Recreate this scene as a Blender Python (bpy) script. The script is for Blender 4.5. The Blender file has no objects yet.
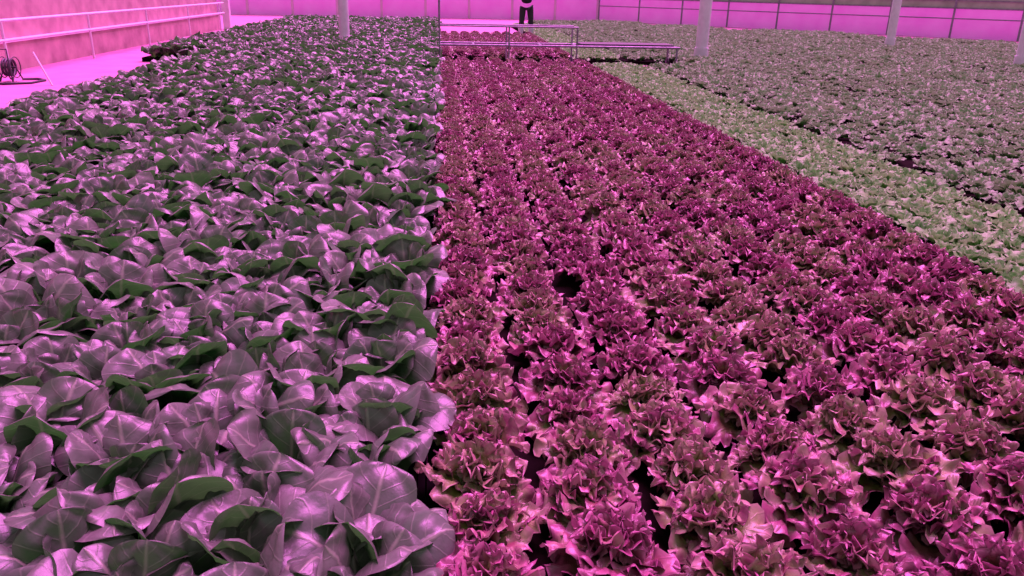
import bpy, math, random
import numpy as np
from mathutils import Vector, Matrix, Euler
random.seed(7); rng=np.random.default_rng(7)
scn=bpy.context.scene
scn.view_settings.view_transform='Standard'

# ---------------------------------------------------------------- helpers
def link(o,parent=None):
    scn.collection.objects.link(o)
    if parent: o.parent=parent
    return o
def empty(name,loc=(0,0,0)):
    e=bpy.data.objects.new(name,None); e.location=loc; e.empty_display_size=.2
    return link(e)
class NT:
    def __init__(s,name):
        s.m=bpy.data.materials.new(name); s.m.use_nodes=True
        s.t=s.m.node_tree; s.t.nodes.clear()
    def n(s,typ,**kw):
        nd=s.t.nodes.new(typ)
        for k,v in kw.items():
            if k.startswith('_'): setattr(nd,k[1:],v)
            else: nd.inputs[k.replace('__',' ')].default_value=v
        return nd
    def l(s,a,b): s.t.links.new(a,b)
def rgb(r,g,b):
    f=lambda c:(c/255/12.92) if c/255<=.04045 else ((c/255+.055)/1.055)**2.4
    return (f(r),f(g),f(b),1)
def mathn(T,op,a,b=None,c=None):
    nd=T.n('ShaderNodeMath',_operation=op)
    for i,v in enumerate((a,b,c)):
        if v is None: continue
        if isinstance(v,(int,float)): nd.inputs[i].default_value=v
        else: T.l(v,nd.inputs[i])
    return nd.outputs[0]
def mix(T,f,a,b,blend='MIX'):
    nd=T.n('ShaderNodeMix',_data_type='RGBA',_blend_type=blend)
    for i,v in ((0,f),(6,a),(7,b)):
        if isinstance(v,(int,float,tuple)): nd.inputs[i].default_value=v
        else: T.l(v,nd.inputs[i])
    return nd.outputs[2]
def simple(name,col,col2=None,rough=.6,scale=6,metal=0,bump=.0,detail=4,spec=.5):
    T=NT(name); out=T.n('ShaderNodeOutputMaterial'); p=T.n('ShaderNodeBsdfPrincipled',Roughness=rough,Metallic=metal)
    p.inputs['Specular IOR Level'].default_value=spec
    tc=T.n('ShaderNodeTexCoord'); no=T.n('ShaderNodeTexNoise',Scale=scale,Detail=detail)
    T.l(tc.outputs['Object'],no.inputs['Vector'])
    r=T.n('ShaderNodeMapRange'); r.inputs[1].default_value=.3; r.inputs[2].default_value=.7
    T.l(no.outputs[0],r.inputs[0])
    c=mix(T,r.outputs[0],col,col2 or tuple(c*.8 for c in col[:3])+(1,))
    T.l(c,p.inputs['Base Color'])
    if bump:
        b=T.n('ShaderNodeBump',Strength=bump,Distance=.02); T.l(no.outputs[0],b.inputs['Height']); T.l(b.outputs[0],p.inputs['Normal'])
    T.l(p.outputs[0],out.inputs[0]); return T.m

def leafmat(name,cols,edge,center,vein,veinamt,rough=.42,transl=.25,spec=.5,heart=None,trcol=None,noise=22,lrw=.5):
    T=NT(name); out=T.n('ShaderNodeOutputMaterial')
    uv=T.n('ShaderNodeUVMap',_uv_map='UVMap'); sx=T.n('ShaderNodeSeparateXYZ'); T.l(uv.outputs[0],sx.inputs[0])
    U=mathn(T,'ABSOLUTE',mathn(T,'SUBTRACT',sx.outputs[0],.5)); U=mathn(T,'MULTIPLY',U,2.0); V=sx.outputs[1]
    at=T.n('ShaderNodeAttribute',_attribute_name='lr')
    oi=T.n('ShaderNodeObjectInfo')
    tc=T.n('ShaderNodeTexCoord'); no=T.n('ShaderNodeTexNoise',Scale=noise,Detail=5); T.l(tc.outputs['Object'],no.inputs['Vector'])
    f=mathn(T,'ADD',mathn(T,'MULTIPLY',at.outputs['Fac'],lrw),mathn(T,'MULTIPLY',oi.outputs['Random'],.35))
    f=mathn(T,'ADD',f,mathn(T,'MULTIPLY',mathn(T,'SUBTRACT',no.outputs[0],.35),.6))
    f.node.use_clamp=True
    c=mix(T,f,cols[0],cols[1])
    cb=T.n('ShaderNodeMapRange'); cb.inputs[1].default_value=center[2]; cb.inputs[2].default_value=center[3]; T.l(V,cb.inputs[0])
    cbf=mathn(T,'MULTIPLY',cb.outputs[0],center[1])
    c=mix(T,cbf,c,center[0])
    if heart:
        hf=T.n('ShaderNodeMapRange'); hf.inputs[1].default_value=heart[1]; hf.inputs[2].default_value=heart[1]+.2
        T.l(mathn(T,'ADD',mathn(T,'MULTIPLY',oi.outputs['Random'],.35),mathn(T,'ADD',mathn(T,'MULTIPLY',at.outputs['Fac'],.25),mathn(T,'MULTIPLY',no.outputs[0],.8))),hf.inputs[0])
        c=mix(T,mathn(T,'MULTIPLY',hf.outputs[0],heart[2]),c,heart[0])
    e=mathn(T,'MAXIMUM',U,V)
    er=T.n('ShaderNodeMapRange'); er.inputs[1].default_value=.6; er.inputs[2].default_value=1.0; T.l(mathn(T,'ADD',e,mathn(T,'MULTIPLY',mathn(T,'SUBTRACT',no.outputs[0],.5),.5)),er.inputs[0])
    c=mix(T,mathn(T,'MULTIPLY',er.outputs[0],edge[1]),c,edge[0])
    mid=T.n('ShaderNodeMapRange'); mid.inputs[1].default_value=.08; mid.inputs[2].default_value=.02; T.l(U,mid.inputs[0])
    ph=mathn(T,'MULTIPLY',mathn(T,'SUBTRACT',V,mathn(T,'MULTIPLY',U,.22)),7.5)
    fr=mathn(T,'ABSOLUTE',mathn(T,'SUBTRACT',mathn(T,'FRACT',ph),.5))
    sv=T.n('ShaderNodeMapRange'); sv.inputs[1].default_value=.08; sv.inputs[2].default_value=.0; T.l(fr,sv.inputs[0])
    vn=mathn(T,'MAXIMUM',mid.outputs[0],mathn(T,'MULTIPLY',sv.outputs[0],.4))
    c=mix(T,mathn(T,'MULTIPLY',vn,veinamt),c,vein)
    p=T.n('ShaderNodeBsdfPrincipled',Roughness=rough); p.inputs['Specular IOR Level'].default_value=spec
    T.l(c,p.inputs['Base Color'])
    b=T.n('ShaderNodeBump',Strength=.6,Distance=.006); 
    h=mathn(T,'SUBTRACT',mathn(T,'MULTIPLY',no.outputs[0],1.0),mathn(T,'MULTIPLY',vn,.35)); T.l(h,b.inputs['Height']); T.l(b.outputs[0],p.inputs['Normal'])
    tr=T.n('ShaderNodeBsdfTranslucent'); T.l(mix(T,.6,c,trcol) if trcol else c,tr.inputs[0])
    m=T.n('ShaderNodeMixShader'); m.inputs[0].default_value=transl
    T.l(p.outputs[0],m.inputs[1]); T.l(tr.outputs[0],m.inputs[2]); T.l(m.outputs[0],out.inputs[0])
    return T.m

# ---------------------------------------------------------------- leaves
slot=[0]
def make_plant(name,leaves,mat):
    V=[];F=[];UV=[];LR=[];o=0
    for P,lr,t in leaves:
        nv,nu,_=P.shape
        V.append(P.reshape(-1,3))
        idx=np.arange(nv*nu).reshape(nv,nu)+o
        f=np.stack([idx[:-1,:-1],idx[:-1,1:],idx[1:,1:],idx[1:,:-1]],-1).reshape(-1,4); F.append(f)
        uu,vv=np.meshgrid(np.linspace(0,1,nu),t); UV.append(np.stack([uu,vv],-1).reshape(-1,2))
        LR.append(np.full(nv*nu,lr)); o+=nv*nu
    V=np.concatenate(V);F=np.concatenate(F);UV=np.concatenate(UV);LR=np.concatenate(LR)
    V[:,2]-=V[:,2].min()
    me=bpy.data.meshes.new(name); me.from_pydata(V.tolist(),[],F.tolist())
    uvl=me.uv_layers.new(name='UVMap'); uvl.data.foreach_set('uv',UV[F.ravel()].ravel().astype(np.float32))
    a=me.attributes.new('lr','FLOAT','POINT'); a.data.foreach_set('value',LR.astype(np.float32))
    me.polygons.foreach_set('use_smooth',[True]*len(me.polygons))
    me.materials.append(mat); me.update()
    o=bpy.data.objects.new(name,me); slot[0]+=1; o.location=(-3.5+slot[0]*.6,-.6,0)
    return o

def leaf(L,W,th0,bend,az,roll=0,cup=-.3,petiole=.3,pw=.10,ruf=0,rfreq=5,crinkle=.004,nu=9,nv=13,base_r=.01,z0=0,ruf_pow=2.5,lobes=0,wavew=0,twist=0,wide=.55,bpow=1.3,ufreq=5,tip=2.3):
    s=np.linspace(0,1,nv); t=np.where(s<.5,s*1.06,1-(.47)*(np.clip((1-s)/.5,0,1))**1.8)
    th=th0+bend*(t**bpow); dt=np.diff(t)*L
    r=np.concatenate([[0],np.cumsum(np.sin(th[:-1])*dt)])+base_r; z=np.concatenate([[0],np.cumsum(np.cos(th[:-1])*dt)])+z0
    b=np.clip((t-petiole)/(1-petiole),0,1)
    c=wide; x=np.where(b<c,(c-b)/c,(b-c)/(1-c))
    blade=np.where(b<c,np.sqrt(np.clip(1-x**1.9,0,1)),np.sqrt(np.clip(1-x**tip,0,1)))
    w=np.maximum(blade*W/2,pw*W*(1-b)); w[-1]=W*.02
    u=np.linspace(-1,1,nu)
    ph=rng.uniform(0,6.28,6)
    TT,UU=np.meshgrid(t,u,indexing='ij'); B=np.meshgrid(b,u,indexing='ij')[0]
    WW=w[:,None]*np.ones(nu)
    if lobes: WW=WW*(1+lobes*np.sin(TT*rfreq*5+ph[3])*np.abs(UU))
    side=UU*WW
    rad=np.clip(np.sqrt(UU**2*(blade[:,None]**2)+np.clip((B-c)/(1-c),0,1)**2),0,1)
    off=cup*(UU**2)*WW
    tail=np.clip((B-c)/(1-c),0,1)
    amp=ruf*(rad**ruf_pow)*np.minimum(B*4,1)
    pa=np.arctan2(UU*blade[:,None]+1e-6,(B-c)/(1-c))
    off+=amp*(np.sin(pa*ufreq+ph[0])+.55*np.sin(pa*ufreq*1.9+ph[2]+TT*3))
    off+=crinkle*(np.sin(UU*6+ph[1])*np.sin(TT*17+ph[2])+.6*np.sin(UU*11+ph[4]+TT*9)*np.sin(TT*29+ph[5]))*B*(1-tail**4)
    thm=th[:,None]
    R=r[:,None]-np.cos(thm)*off
    Z=z[:,None]+np.sin(thm)*off
    if wavew: 
        side=side+wavew*(rad**2)*np.cos(pa*ufreq*1.3+ph[1])
        R=R+np.sin(thm)*wavew*(rad**2)*np.sin(pa*ufreq*1.5+ph[4]); Z=Z+np.cos(thm)*wavew*(rad**2)*np.sin(pa*ufreq*1.5+ph[4])
    rl=roll*np.minimum(B*1.6,1)+twist*B
    S=side*np.cos(rl); dz=side*np.sin(rl)
    R=R-np.cos(thm)*dz; Z=Z+np.sin(thm)*dz
    X=R*math.cos(az)-S*math.sin(az); Y=R*math.sin(az)+S*math.cos(az)
    return np.stack([X,Y,Z],-1),rng.uniform(0,1),t

def coll(name): return bpy.data.collections.new(name)

# ---- pak choi
M_choi=leafmat('pak_choi_leaf',(rgb(20,68,30),rgb(80,92,74)),(rgb(104,92,96),.4),(rgb(140,200,100),.9,.45,.15),rgb(150,156,132),.42,rough=.38,transl=.2,spec=.5,trcol=rgb(60,180,44),lrw=.72)
C_choi=coll('pak_choi_variants')
for k in range(9):
    L=[]; n=12
    for i in range(n):
        q=i/(n-1); az=i*2.39996+rng.uniform(-.3,.3)
        L.append(leaf(.17+.09*q+rng.uniform(-.02,.02),.13+.045*q+rng.uniform(-.01,.02),.0+.34*q+rng.uniform(-.08,.08),.4+.6*q+rng.uniform(-.3,.9),az,
             roll=rng.uniform(-.35,.35),cup=rng.uniform(-.7,.25),petiole=.30,pw=.11,ruf=.006,ufreq=2.2,crinkle=.007,nu=15,nv=21,wide=.56,bpow=1.5,twist=rng.uniform(-.4,.4),tip=2.8))
    C_choi.objects.link(make_plant('pak_choi_%d'%k,L,M_choi))
# ---- red lettuce
M_red=leafmat('red_lettuce_leaf',(rgb(80,32,50),rgb(138,60,86)),(rgb(166,104,134),.58),(rgb(110,112,56),.6,.85,.2),rgb(150,110,110),.08,rough=.38,transl=.2,spec=.45,heart=(rgb(104,142,54),.62,.85),noise=30)
C_red=coll('red_lettuce_variants')
for k in range(8):
    L=[]; n=38
    for i in range(n):
        q=i/(n-1); az=i*2.39996+rng.uniform(-.35,.35)
        L.append(leaf(.078+.066*q+rng.uniform(-.014,.014),.070+.028*q+rng.uniform(-.01,.015),.05+.72*q+rng.uniform(-.2,.2),.3+.9*q+rng.uniform(-.3,.6),az,
             roll=rng.uniform(-.6,.6),cup=rng.uniform(-.3,.3),petiole=.08,pw=.25,ruf=.010+.004*rng.uniform(),ufreq=rng.uniform(4.5,6.8),rfreq=2.4,crinkle=.004,nu=19,nv=21,z0=.055*(1-q),ruf_pow=1.7,lobes=.10,wavew=.007,wide=.62))
    C_red.objects.link(make_plant('red_lettuce_%d'%k,L,M_red))
# ---- green lettuce
M_grn=leafmat('green_lettuce_leaf',(rgb(62,132,48),rgb(114,176,88)),(rgb(144,176,128),.5),(rgb(104,172,66),.5,.8,.2),rgb(170,190,150),.3,rough=.5,transl=.3,spec=.3)
M_grn2=leafmat('young_lettuce_leaf',(rgb(74,126,60),rgb(116,160,96)),(rgb(136,162,126),.45),(rgb(94,150,70),.5,.8,.2),rgb(150,170,140),.2,rough=.5,transl=.3,spec=.3)
C_grn=coll('green_lettuce_variants'); C_grn2=coll('young_lettuce_variants')
for C,M,nm,sc in ((C_grn,M_grn,'green_lettuce_',1),(C_grn2,M_grn2,'young_lettuce_',.95)):
  for k in range(4):
    L=[]; n=15
    for i in range(n):
        q=i/(n-1); az=i*2.39996+rng.uniform(-.4,.4)
        L.append(leaf(sc*(.08+.07*q),sc*(.06+.03*q),.05+.8*q+rng.uniform(-.15,.15),.4+.8*q,az,roll=rng.uniform(-.4,.4),cup=.1,petiole=.15,pw=.2,ruf=.008,rfreq=2.2,ufreq=4,nu=11,nv=13,ruf_pow=1.8,lobes=.1,wavew=.004,wide=.6))
    C.objects.link(make_plant(nm+'%d'%k,L,M))

def scatter(name,pts,rots,scl,C):
    n=len(pts); me=bpy.data.meshes.new(name); me.from_pydata([tuple(p) for p in pts],[],[])
    a=me.attributes.new('rot','FLOAT_VECTOR','POINT'); a.data.foreach_set('vector',np.array(rots,np.float32).ravel())
    a=me.attributes.new('scl','FLOAT','POINT'); a.data.foreach_set('value',np.array(scl,np.float32))
    a=me.attributes.new('idx','INT','POINT'); a.data.foreach_set('value',rng.integers(0,len(C.objects),n).astype(np.int32))
    o=link(bpy.data.objects.new(name,me))
    g=bpy.data.node_groups.new(name+'_planting','GeometryNodeTree')
    g.interface.new_socket('Geometry',in_out='INPUT',socket_type='NodeSocketGeometry')
    g.interface.new_socket('Geometry',in_out='OUTPUT',socket_type='NodeSocketGeometry')
    gi=g.nodes.new('NodeGroupInput'); go=g.nodes.new('NodeGroupOutput')
    ip=g.nodes.new('GeometryNodeInstanceOnPoints'); ci=g.nodes.new('GeometryNodeCollectionInfo')
    ci.inputs['Collection'].default_value=C; ci.inputs['Separate Children'].default_value=True; ci.inputs['Reset Children'].default_value=True
    def na(nm,t):
        x=g.nodes.new('GeometryNodeInputNamedAttribute'); x.data_type=t; x.inputs[0].default_value=nm; return x.outputs[0]
    L=g.links.new
    L(gi.outputs[0],ip.inputs['Points']); L(ci.outputs[0],ip.inputs['Instance']); ip.inputs['Pick Instance'].default_value=True
    L(na('idx','INT'),ip.inputs['Instance Index']); L(na('rot','FLOAT_VECTOR'),ip.inputs['Rotation']); L(na('scl','FLOAT'),ip.inputs['Scale'])
    L(ip.outputs[0],go.inputs[0])
    m=o.modifiers.new('planting','NODES'); m.node_group=g
    return o
COLS=[(-2.0,18.3),(5.2,16.1),(11.7,20.8),(11.2,15.1)]
def field(name,regions,dx,dy,jit,z,C,s0,s1,tilt=.1,stagger=True,skip=None):
    P=[];R=[];S=[]
    for (x0,x1,y0,y1) in regions:
        nx=max(1,int(round((x1-x0)/dx))); ny=int(round((y1-y0)/dy))
        for i in range(nx):
            for j in range(ny):
                x=x0+(i+.5)*(x1-x0)/nx+rng.normal(0,jit); y=y0+(j+.5+(.5*(i%2) if stagger else 0))*(y1-y0)/ny+rng.normal(0,jit)
                rot=(rng.normal(0,tilt),rng.normal(0,tilt),rng.uniform(0,6.28)); sc=rng.uniform(s0,s1)
                if any(math.hypot(x-a,y-b)<.24 for a,b in COLS): continue
                if skip: 
                    k=skip(x,y)
                    if k<=0: continue
                    sc*=k
                P.append((x,y,z)); R.append(rot); S.append(sc)
    return scatter(name,P,R,S,C)

# ---------------------------------------------------------------- crops
BZ=.06
field('pak_choi_crop',[(-3.85,-.04,.5,15.0),(-5.05,-.04,15.0,30)],.208,.20,.028,BZ,C_choi,.95,1.25,.14)
field('red_lettuce_crop',[(.0,2.54,.6,14.2),(.0,2.54,15.6,22.6)],.282,.215,.012,BZ,C_red,1.03,1.2,.10)
field('green_lettuce_crop',[(2.64,3.5,1.0,14.2),(2.64,3.5,15.6,30)],.17,.17,.02,BZ,C_grn,.9,1.2,.12)
def patchy(x,y):
    v=math.sin(x*1.3+y*.35)*math.sin(x*.5-y*.8+1)+.5*math.sin(x*2.9+1)+.4*math.sin(y*1.9+x)
    return 1+.18*v
field('young_lettuce_crop',[(3.66,4.5,2.5,14.2),(3.66,4.5,15.6,24),(4.55,16.5,2.5,24.0),(3.62,13.5,24.1,28.0),(3.62,10,28.1,31),(3.62,8,31.1,33.5)],.19,.19,.045,BZ,C_grn2,.85,1.25,.2,skip=patchy)

# ---------------------------------------------------------------- box / pipe helper
def box(name,x0,x1,y0,y1,z0,z1,mat,parent=None,bev=0):
    cx,cy,cz=(x0+x1)/2,(y0+y1)/2,(z0+z1)/2
    me=bpy.data.meshes.new(name)
    v=[(sx*(x1-x0)/2,sy*(y1-y0)/2,sz*(z1-z0)/2) for sx in(-1,1) for sy in(-1,1) for sz in(-1,1)]
    f=[(0,1,3,2),(4,6,7,5),(0,4,5,1),(2,3,7,6),(0,2,6,4),(1,5,7,3)]
    me.from_pydata(v,[],f); me.materials.append(mat); o=bpy.data.objects.new(name,me); o.location=(cx,cy,cz); link(o,parent)
    if bev: b=o.modifiers.new('b','BEVEL'); b.width=bev; b.segments=2
    return o
def pipe(name,pts,r,mat,parent=None,cyc=False,res=4):
    cu=bpy.data.curves.new(name,'CURVE'); cu.dimensions='3D'; cu.bevel_depth=r; cu.bevel_resolution=res; cu.use_fill_caps=True
    s=cu.splines.new('POLY'); s.points.add(len(pts)-1)
    for i,p in enumerate(pts): s.points[i].co=(*p,1)
    s.use_cyclic_u=cyc
    tmp=bpy.data.objects.new('tmp',cu); me=bpy.data.meshes.new_from_object(tmp); bpy.data.objects.remove(tmp)
    me.materials.clear(); me.materials.append(mat); me.polygons.foreach_set('use_smooth',[True]*len(me.polygons))
    return link(bpy.data.objects.new(name,me),parent)

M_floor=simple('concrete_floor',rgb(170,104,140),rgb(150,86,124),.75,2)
M_soil=simple('bed_substrate',rgb(14,9,9),rgb(24,16,15),1,14,bump=.4,spec=.02)
M_rim=simple('bed_rim_plastic',rgb(16,11,12),rgb(12,9,10),1,5,spec=.02)
M_wallL=simple('painted_block_wall',rgb(196,148,160),rgb(156,110,126),.8,3)
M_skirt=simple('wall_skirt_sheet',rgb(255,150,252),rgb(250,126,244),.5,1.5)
M_glaze=simple('frosted_glazing',rgb(160,165,150),rgb(126,132,118),.35,2)
M_mauve=simple('mauve_sheet',rgb(225,160,212),rgb(205,140,192),.6,1)
M_white=simple('white_enamel',rgb(222,196,222),rgb(205,180,205),.4,8)
M_galv=simple('galvanised_steel',rgb(135,122,142),rgb(100,90,108),.45,12,metal=.2)
M_dark=simple('black_rubber',rgb(40,30,42),rgb(52,40,54),.6,20)

box('floor',-16,34,-3,44,-.1,0,M_floor)
def bed(name,x0,x1,y0,y1):
    e=empty(name,((x0+x1)/2,(y0+y1)/2,0))
    def b(n,a,c,d,f,g,h,m):
        o=box(n,a,c,d,f,g,h,m,None); o.parent=e; o.location=o.location-e.location
    b('substrate',x0+.02,x1-.02,y0+.02,y1-.02,0,BZ,M_soil)
    b('rim_left',x0,x0+.02,y0,y1,0,.07,M_rim); b('rim_right',x1-.02,x1,y0,y1,0,.07,M_rim)
    b('rim_front',x0+.02,x1-.02,y0,y0+.02,0,.07,M_rim); b('rim_back',x0+.02,x1-.02,y1-.02,y1,0,.07,M_rim)
bed('pak_choi_bed',-3.95,-.005,.4,14.95); bed('pak_choi_bed',-5.15,-.05,15,30.1)
bed('red_lettuce_bed',0,2.57,.4,14.4); bed('red_lettuce_bed',0,2.57,15.5,22.7)
bed('green_lettuce_bed',2.58,3.54,.9,14.4); bed('green_lettuce_bed',2.58,3.54,15.5,30.1)
bed('young_lettuce_bed',3.55,4.5,2.4,14.4); bed('young_lettuce_bed',3.55,4.5,15.5,24.05)
bed('young_lettuce_bed',4.51,16.6,2.4,24.05); bed('young_lettuce_bed',3.55,13.6,24.1,28.05); bed('young_lettuce_bed',3.55,10.1,28.1,31.05); bed('young_lettuce_bed',3.55,8.1,31.1,33.6)

# ---------------------------------------------------------------- walls
def wall_seg(name,a,b,parts,thick=.08):
    ax,ay=a; bx,by=b; L=math.hypot(bx-ax,by-ay); ang=math.atan2(by-ay,bx-ax)
    e=empty(name,((ax+bx)/2,(ay+by)/2,0)); e.rotation_euler[2]=ang
    for pn,z0,z1,m,t in parts: box(pn,-L/2,L/2,-(thick+t)/2,(thick+t)/2,z0,z1,m,e)
    return e,L
e,L=wall_seg('wall_left',(-6.5,-3),(-6.5,25.5),[('block_base',0,.42,M_wallL,.06),('upper_sheet',.42,3.0,M_wallL,0),('sill',.42,.46,M_white,.12)])
e,L=wall_seg('wall_back',(-14,37.6),(7.1,37.6),[('skirt',0,1.0,M_skirt,.02),('glazing',1.0,3.0,M_mauve,-.03),('rail',1.0,1.05,M_galv,.06)])
for i in range(12): box('mullion_%d'%i,-L/2+i*L/11-.05,-L/2+i*L/11+.05,-.08,.08,0,3,M_mauve,e)
e,L=wall_seg('wall_right',(7.2,37.5),(25,20.4),[('skirt',0,.95,M_skirt,.02),('glazing',.95,3.0,M_glaze,-.03),('rail',.95,1.0,M_galv,.06),('rail_mid',.62,.65,M_galv,.05),('rail_top',1.2,1.23,M_galv,.05)])
for i in range(13): box('mullion_%d'%i,-L/2+i*L/12-.03,-L/2+i*L/12+.03,-.07,.07,0,3,M_galv,e)
e=empty('pipe_railing',(-6.15,0,0))
for z in (.49,.76): pipe('rail_%.2f'%z,[(0,-3,z),(0,25,z)],.022,M_white,e)
for i in range(10): pipe('post_%d'%i,[(0,-3+i*3+.5,0),(0,-3+i*3+.5,.76)],.02,M_white,e)
e=empty('door_frame_post',(-6.3,25.9,0)); box('jamb',-.1,.1,-.1,.1,0,2.6,M_white,e)

def column(x,y,r,h=4):
    e=empty('support_column',(x,y,0))
    pipe('shaft',[(0,0,0),(0,0,h)],r,M_white,e,res=6)
    box('base_plate',-r*1.5,r*1.5,-r*1.5,r*1.5,0,.05,M_white,e,.01); pipe('collar',[(0,0,.05),(0,0,.30)],r*1.15,M_white,e,res=6)
for (x,y),r in zip(COLS,(.11,.12,.11,.1)): column(x,y,r)

# ---------------------------------------------------------------- harvest trolley
e=empty('harvest_trolley',(.04,14.95,0))
def bar(n,a,b,r=.02): pipe(n,[a,b],r,M_galv,e)
for y in (-.3,.3):
    bar('deck_rail_%.0f'%(y*10),(-.02,y,.38),(4.3,y,.38),.020)
    bar('hand_rail_%.0f'%(y*10),(-.02,y,.70),(2.45,y,.70),.014)
    for i,x in enumerate((0,1.22,2.43)): bar('upright_%d_%.0f'%(i,y*10),(x,y,.1),(x,y,.70),.015)
    bar('leg_%.0f'%(y*10),(4.25,y,.1),(4.25,y,.38))
bar('mast',(0,-.3,.7),(0,-.3,1.9),.018)
for i,x in enumerate((0,.6,1.22,1.8,2.43,3.3,4.25)): bar('cross_%d'%i,(x,-.3,.38),(x,.3,.38))
box('deck_tray',2.5,4.2,-.26,.26,.385,.43,M_dark,e,.01)
for i,(x,y) in enumerate([(0,-.3),(0,.3),(2.43,-.3),(2.43,.3),(4.25,-.3),(4.25,.3)]):
    pts=[(x,y+.07*math.cos(a),.09+.07*math.sin(a)) for a in np.linspace(0,2*math.pi,17)[:-1]]
    pipe('wheel_%d'%i,pts,.02,M_dark,e,cyc=True); bar('axle_%d'%i,(x-.03,y,.09),(x+.03,y,.09),.02)

# ---------------------------------------------------------------- hose reel on the walkway
e=empty('hose_reel',(-5.8,11.8,0)); e.scale=(.8,.8,.8)
for k in range(3):
    x=-.06+.05*k
    pipe('hose_turn_%d'%k,[(x,.13*math.cos(a),.24+.13*math.sin(a)) for a in np.linspace(0,2*math.pi,25)[:-1]],.020,M_dark,e,cyc=True)
for s_ in (-1,1):
    x=.10*s_
    pipe('stand_%d'%s_,[(x,-.18,.02),(x,0,.24),(x,.18,.02)],.012,M_dark,e)
    pipe('flange_%d'%s_,[(x,.17*math.cos(a),.24+.17*math.sin(a)) for a in np.linspace(0,2*math.pi,25)[:-1]],.008,M_dark,e,cyc=True)
pipe('spindle',[(-.12,0,.24),(.12,0,.24)],.015,M_dark,e)
pipe('handle',[(-.10,-.18,.02),(-.10,-.2,.55),(.10,-.2,.55),(.10,-.18,.02)],.013,M_dark,e)
pipe('loose_hose',[(.1,.15,.03),(.3,.3,.02),(.5,.1,.02),(.45,-.3,.02),(.1,-.5,.02),(-.2,-.3,.02)],.02,M_dark,e)
e=empty('marker_stake',(-5.1,11.4,0)); pipe('stake',[(0,0,0),(-.22,.1,.42)],.012,M_white,e)

# ---------------------------------------------------------------- worker
M_jk=simple('dark_work_jacket',rgb(34,28,40),rgb(24,20,30),.8,12); M_tr=simple('dark_trousers',rgb(40,34,46),rgb(28,24,34),.8,12)
M_boot=simple('pale_rubber_boots',rgb(200,190,205),rgb(180,170,190),.35,8); M_skin=simple('skin',rgb(200,150,125),rgb(190,138,112),.55,20)
M_hair=simple('dark_hair',rgb(26,20,18),rgb(40,30,26),.6,60); M_ph=simple('phone_glass',rgb(20,20,24),rgb(30,30,36),.2,5)
def skin(name,pts,edges,rad,mat,parent,root=0,sub=2):
    me=bpy.data.meshes.new(name); me.from_pydata(pts,edges,[]); me.materials.append(mat)
    o=link(bpy.data.objects.new(name,me),parent)
    m=o.modifiers.new('skin','SKIN'); m.use_smooth_shade=True
    me.skin_vertices.new() if not me.skin_vertices else None
    for i,v in enumerate(me.skin_vertices[0].data):
        r=rad[i]; v.radius=r if isinstance(r,tuple) else (r,r); v.use_root=(i==root)
    s=o.modifiers.new('sub','SUBSURF'); s.levels=sub; s.render_levels=sub
    return o
e=empty('greenhouse_worker',(2.42,23.1,0)); e.rotation_euler[2]=math.pi
skin('jacket',[(0,0,.92),(0,0,1.08),(0,-.01,1.25),(0,-.01,1.42),(0,0,1.50),(-.17,0,1.41),(-.22,-.03,1.20),(-.19,.12,1.07),(-.08,.25,1.08),(.17,0,1.41),(.22,-.03,1.20),(.19,.12,1.07),(.08,.25,1.08)],
     [(0,1),(1,2),(2,3),(3,4),(3,5),(5,6),(6,7),(7,8),(3,9),(9,10),(10,11),(11,12)],
     [(.17,.12),(.155,.11),(.165,.115),(.14,.10),.06,.075,.062,.052,.042,.075,.062,.052,.042],M_jk,e)
skin('trousers',[(0,0,.93),(-.10,0,.82),(-.125,.01,.50),(-.14,-.01,.27),(.10,0,.82),(.125,.01,.50),(.14,-.01,.27)],
     [(0,1),(1,2),(2,3),(0,4),(4,5),(5,6)],[(.17,.11),.105,.08,.07,.105,.08,.07],M_tr,e)
for s_ in (-1,1):
    skin('boot_%d'%s_,[(.14*s_,-.01,.36),(.14*s_,-.01,.18),(.145*s_,-.02,.06),(.15*s_,.08,.045),(.155*s_,.17,.04)],[(0,1),(1,2),(2,3),(3,4)],[.085,.07,(.055,.05),(.05,.04),(.045,.035)],M_boot,e)
    P=[(.075*s_,.25,1.085),(.055*s_,.29,1.10),(.045*s_,.32,1.11)]; Ed=[(0,1),(1,2)]; Rr=[.024,(.032,.018),(.034,.016)]
    skin('palm_%d'%s_,P,Ed,Rr,M_skin,e)
    for j,(dz,ln) in enumerate(((.026,.070),(.009,.078),(-.009,.073),(-.026,.058))):
        a=(.045*s_,.315,1.11+dz); b=(.040*s_,.315+ln*.45,1.112+dz); c=(.018*s_,.315+ln*.7,1.112+dz); d=(.004*s_,.315+ln*.62,1.112+dz)
        skin('finger_%d_%d'%(s_,j),[a,b,c,d],[(0,1),(1,2),(2,3)],[.009,.0085,.008,.0065],M_skin,e,sub=1)
    skin('thumb_%d'%s_,[(.05*s_,.275,1.115),(.045*s_,.295,1.145),(.025*s_,.325,1.155)],[(0,1),(1,2)],[.013,.011,.009],M_skin,e,sub=1)
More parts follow.
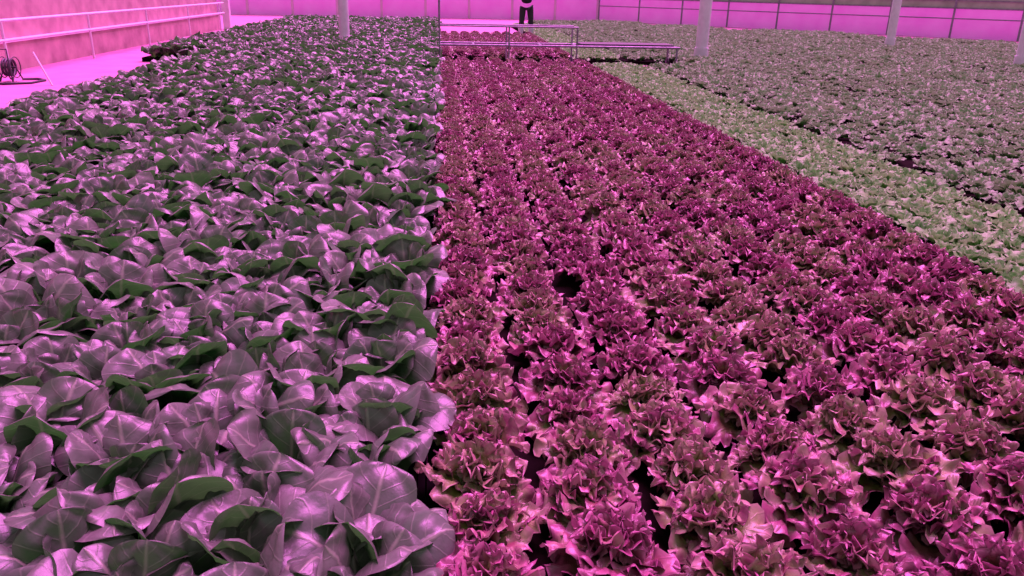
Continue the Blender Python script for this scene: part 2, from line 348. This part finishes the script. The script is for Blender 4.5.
box('phone',-.037,.037,.318,.327,1.09,1.23,M_ph,e,.004)
skin('head',[(0,0,1.47),(0,.005,1.54),(0,.03,1.575),(0,.02,1.64),(0,.0,1.70)],[(0,1),(1,2),(2,3),(3,4)],[.055,.055,(.06,.07),(.076,.092),(.07,.085)],M_skin,e)
skin('hair',[(0,-.03,1.60),(0,-.02,1.67),(0,-.005,1.725)],[(0,1),(1,2)],[(.075,.07),(.084,.09),(.078,.092)],M_hair,e)
skin('nose',[(0,.10,1.655),(0,.122,1.615)],[(0,1)],[.009,.013],M_skin,e)
for s_ in (-1,1):
    skin('ear_%d'%s_,[(.080*s_,.0,1.655),(.082*s_,0,1.615)],[(0,1)],[(.008,.018),(.007,.012)],M_skin,e)
    skin('eye_%d'%s_,[(.028*s_,.104,1.65),(.038*s_,.101,1.65)],[(0,1)],[.006,.005],M_hair,e)
skin('mouth',[(-.02,.096,1.575),(.02,.096,1.575)],[(0,1)],[.006,.006],simple('lips',rgb(150,80,80)),e)

# ---------------------------------------------------------------- camera
H=1.35; f=800.0; tp=301/f; p=math.atan(tp); yaw=math.atan(72*math.cos(p)/f)
roll=math.radians(1.2)
cd=bpy.data.cameras.new('camera'); cam=link(bpy.data.objects.new('camera',cd)); scn.camera=cam
cd.sensor_width=36; cd.lens=f/1024*36; cd.clip_end=200
Rm=Matrix.Rotation(-yaw-.008,4,'Z')@Matrix.Rotation(math.pi/2-p,4,'X')@Matrix.Rotation(roll,4,'Z')
cam.matrix_world=Matrix.Translation((.05,0,H))@Rm

# ---------------------------------------------------------------- light
w=bpy.data.worlds.new('greenhouse_sky'); scn.world=w; w.use_nodes=True
bg=w.node_tree.nodes['Background']; bg.inputs[0].default_value=(.76,.66,.78,1); bg.inputs[1].default_value=.82
sd=bpy.data.lights.new('grow_light_sun','SUN'); sd.energy=14.0; sd.color=(1,.20,.86); sd.angle=math.radians(45)
s=link(bpy.data.objects.new('grow_light_sun',sd)); s.rotation_euler=Euler((math.radians(-21),math.radians(12),0)); s.location=(0,5,8)
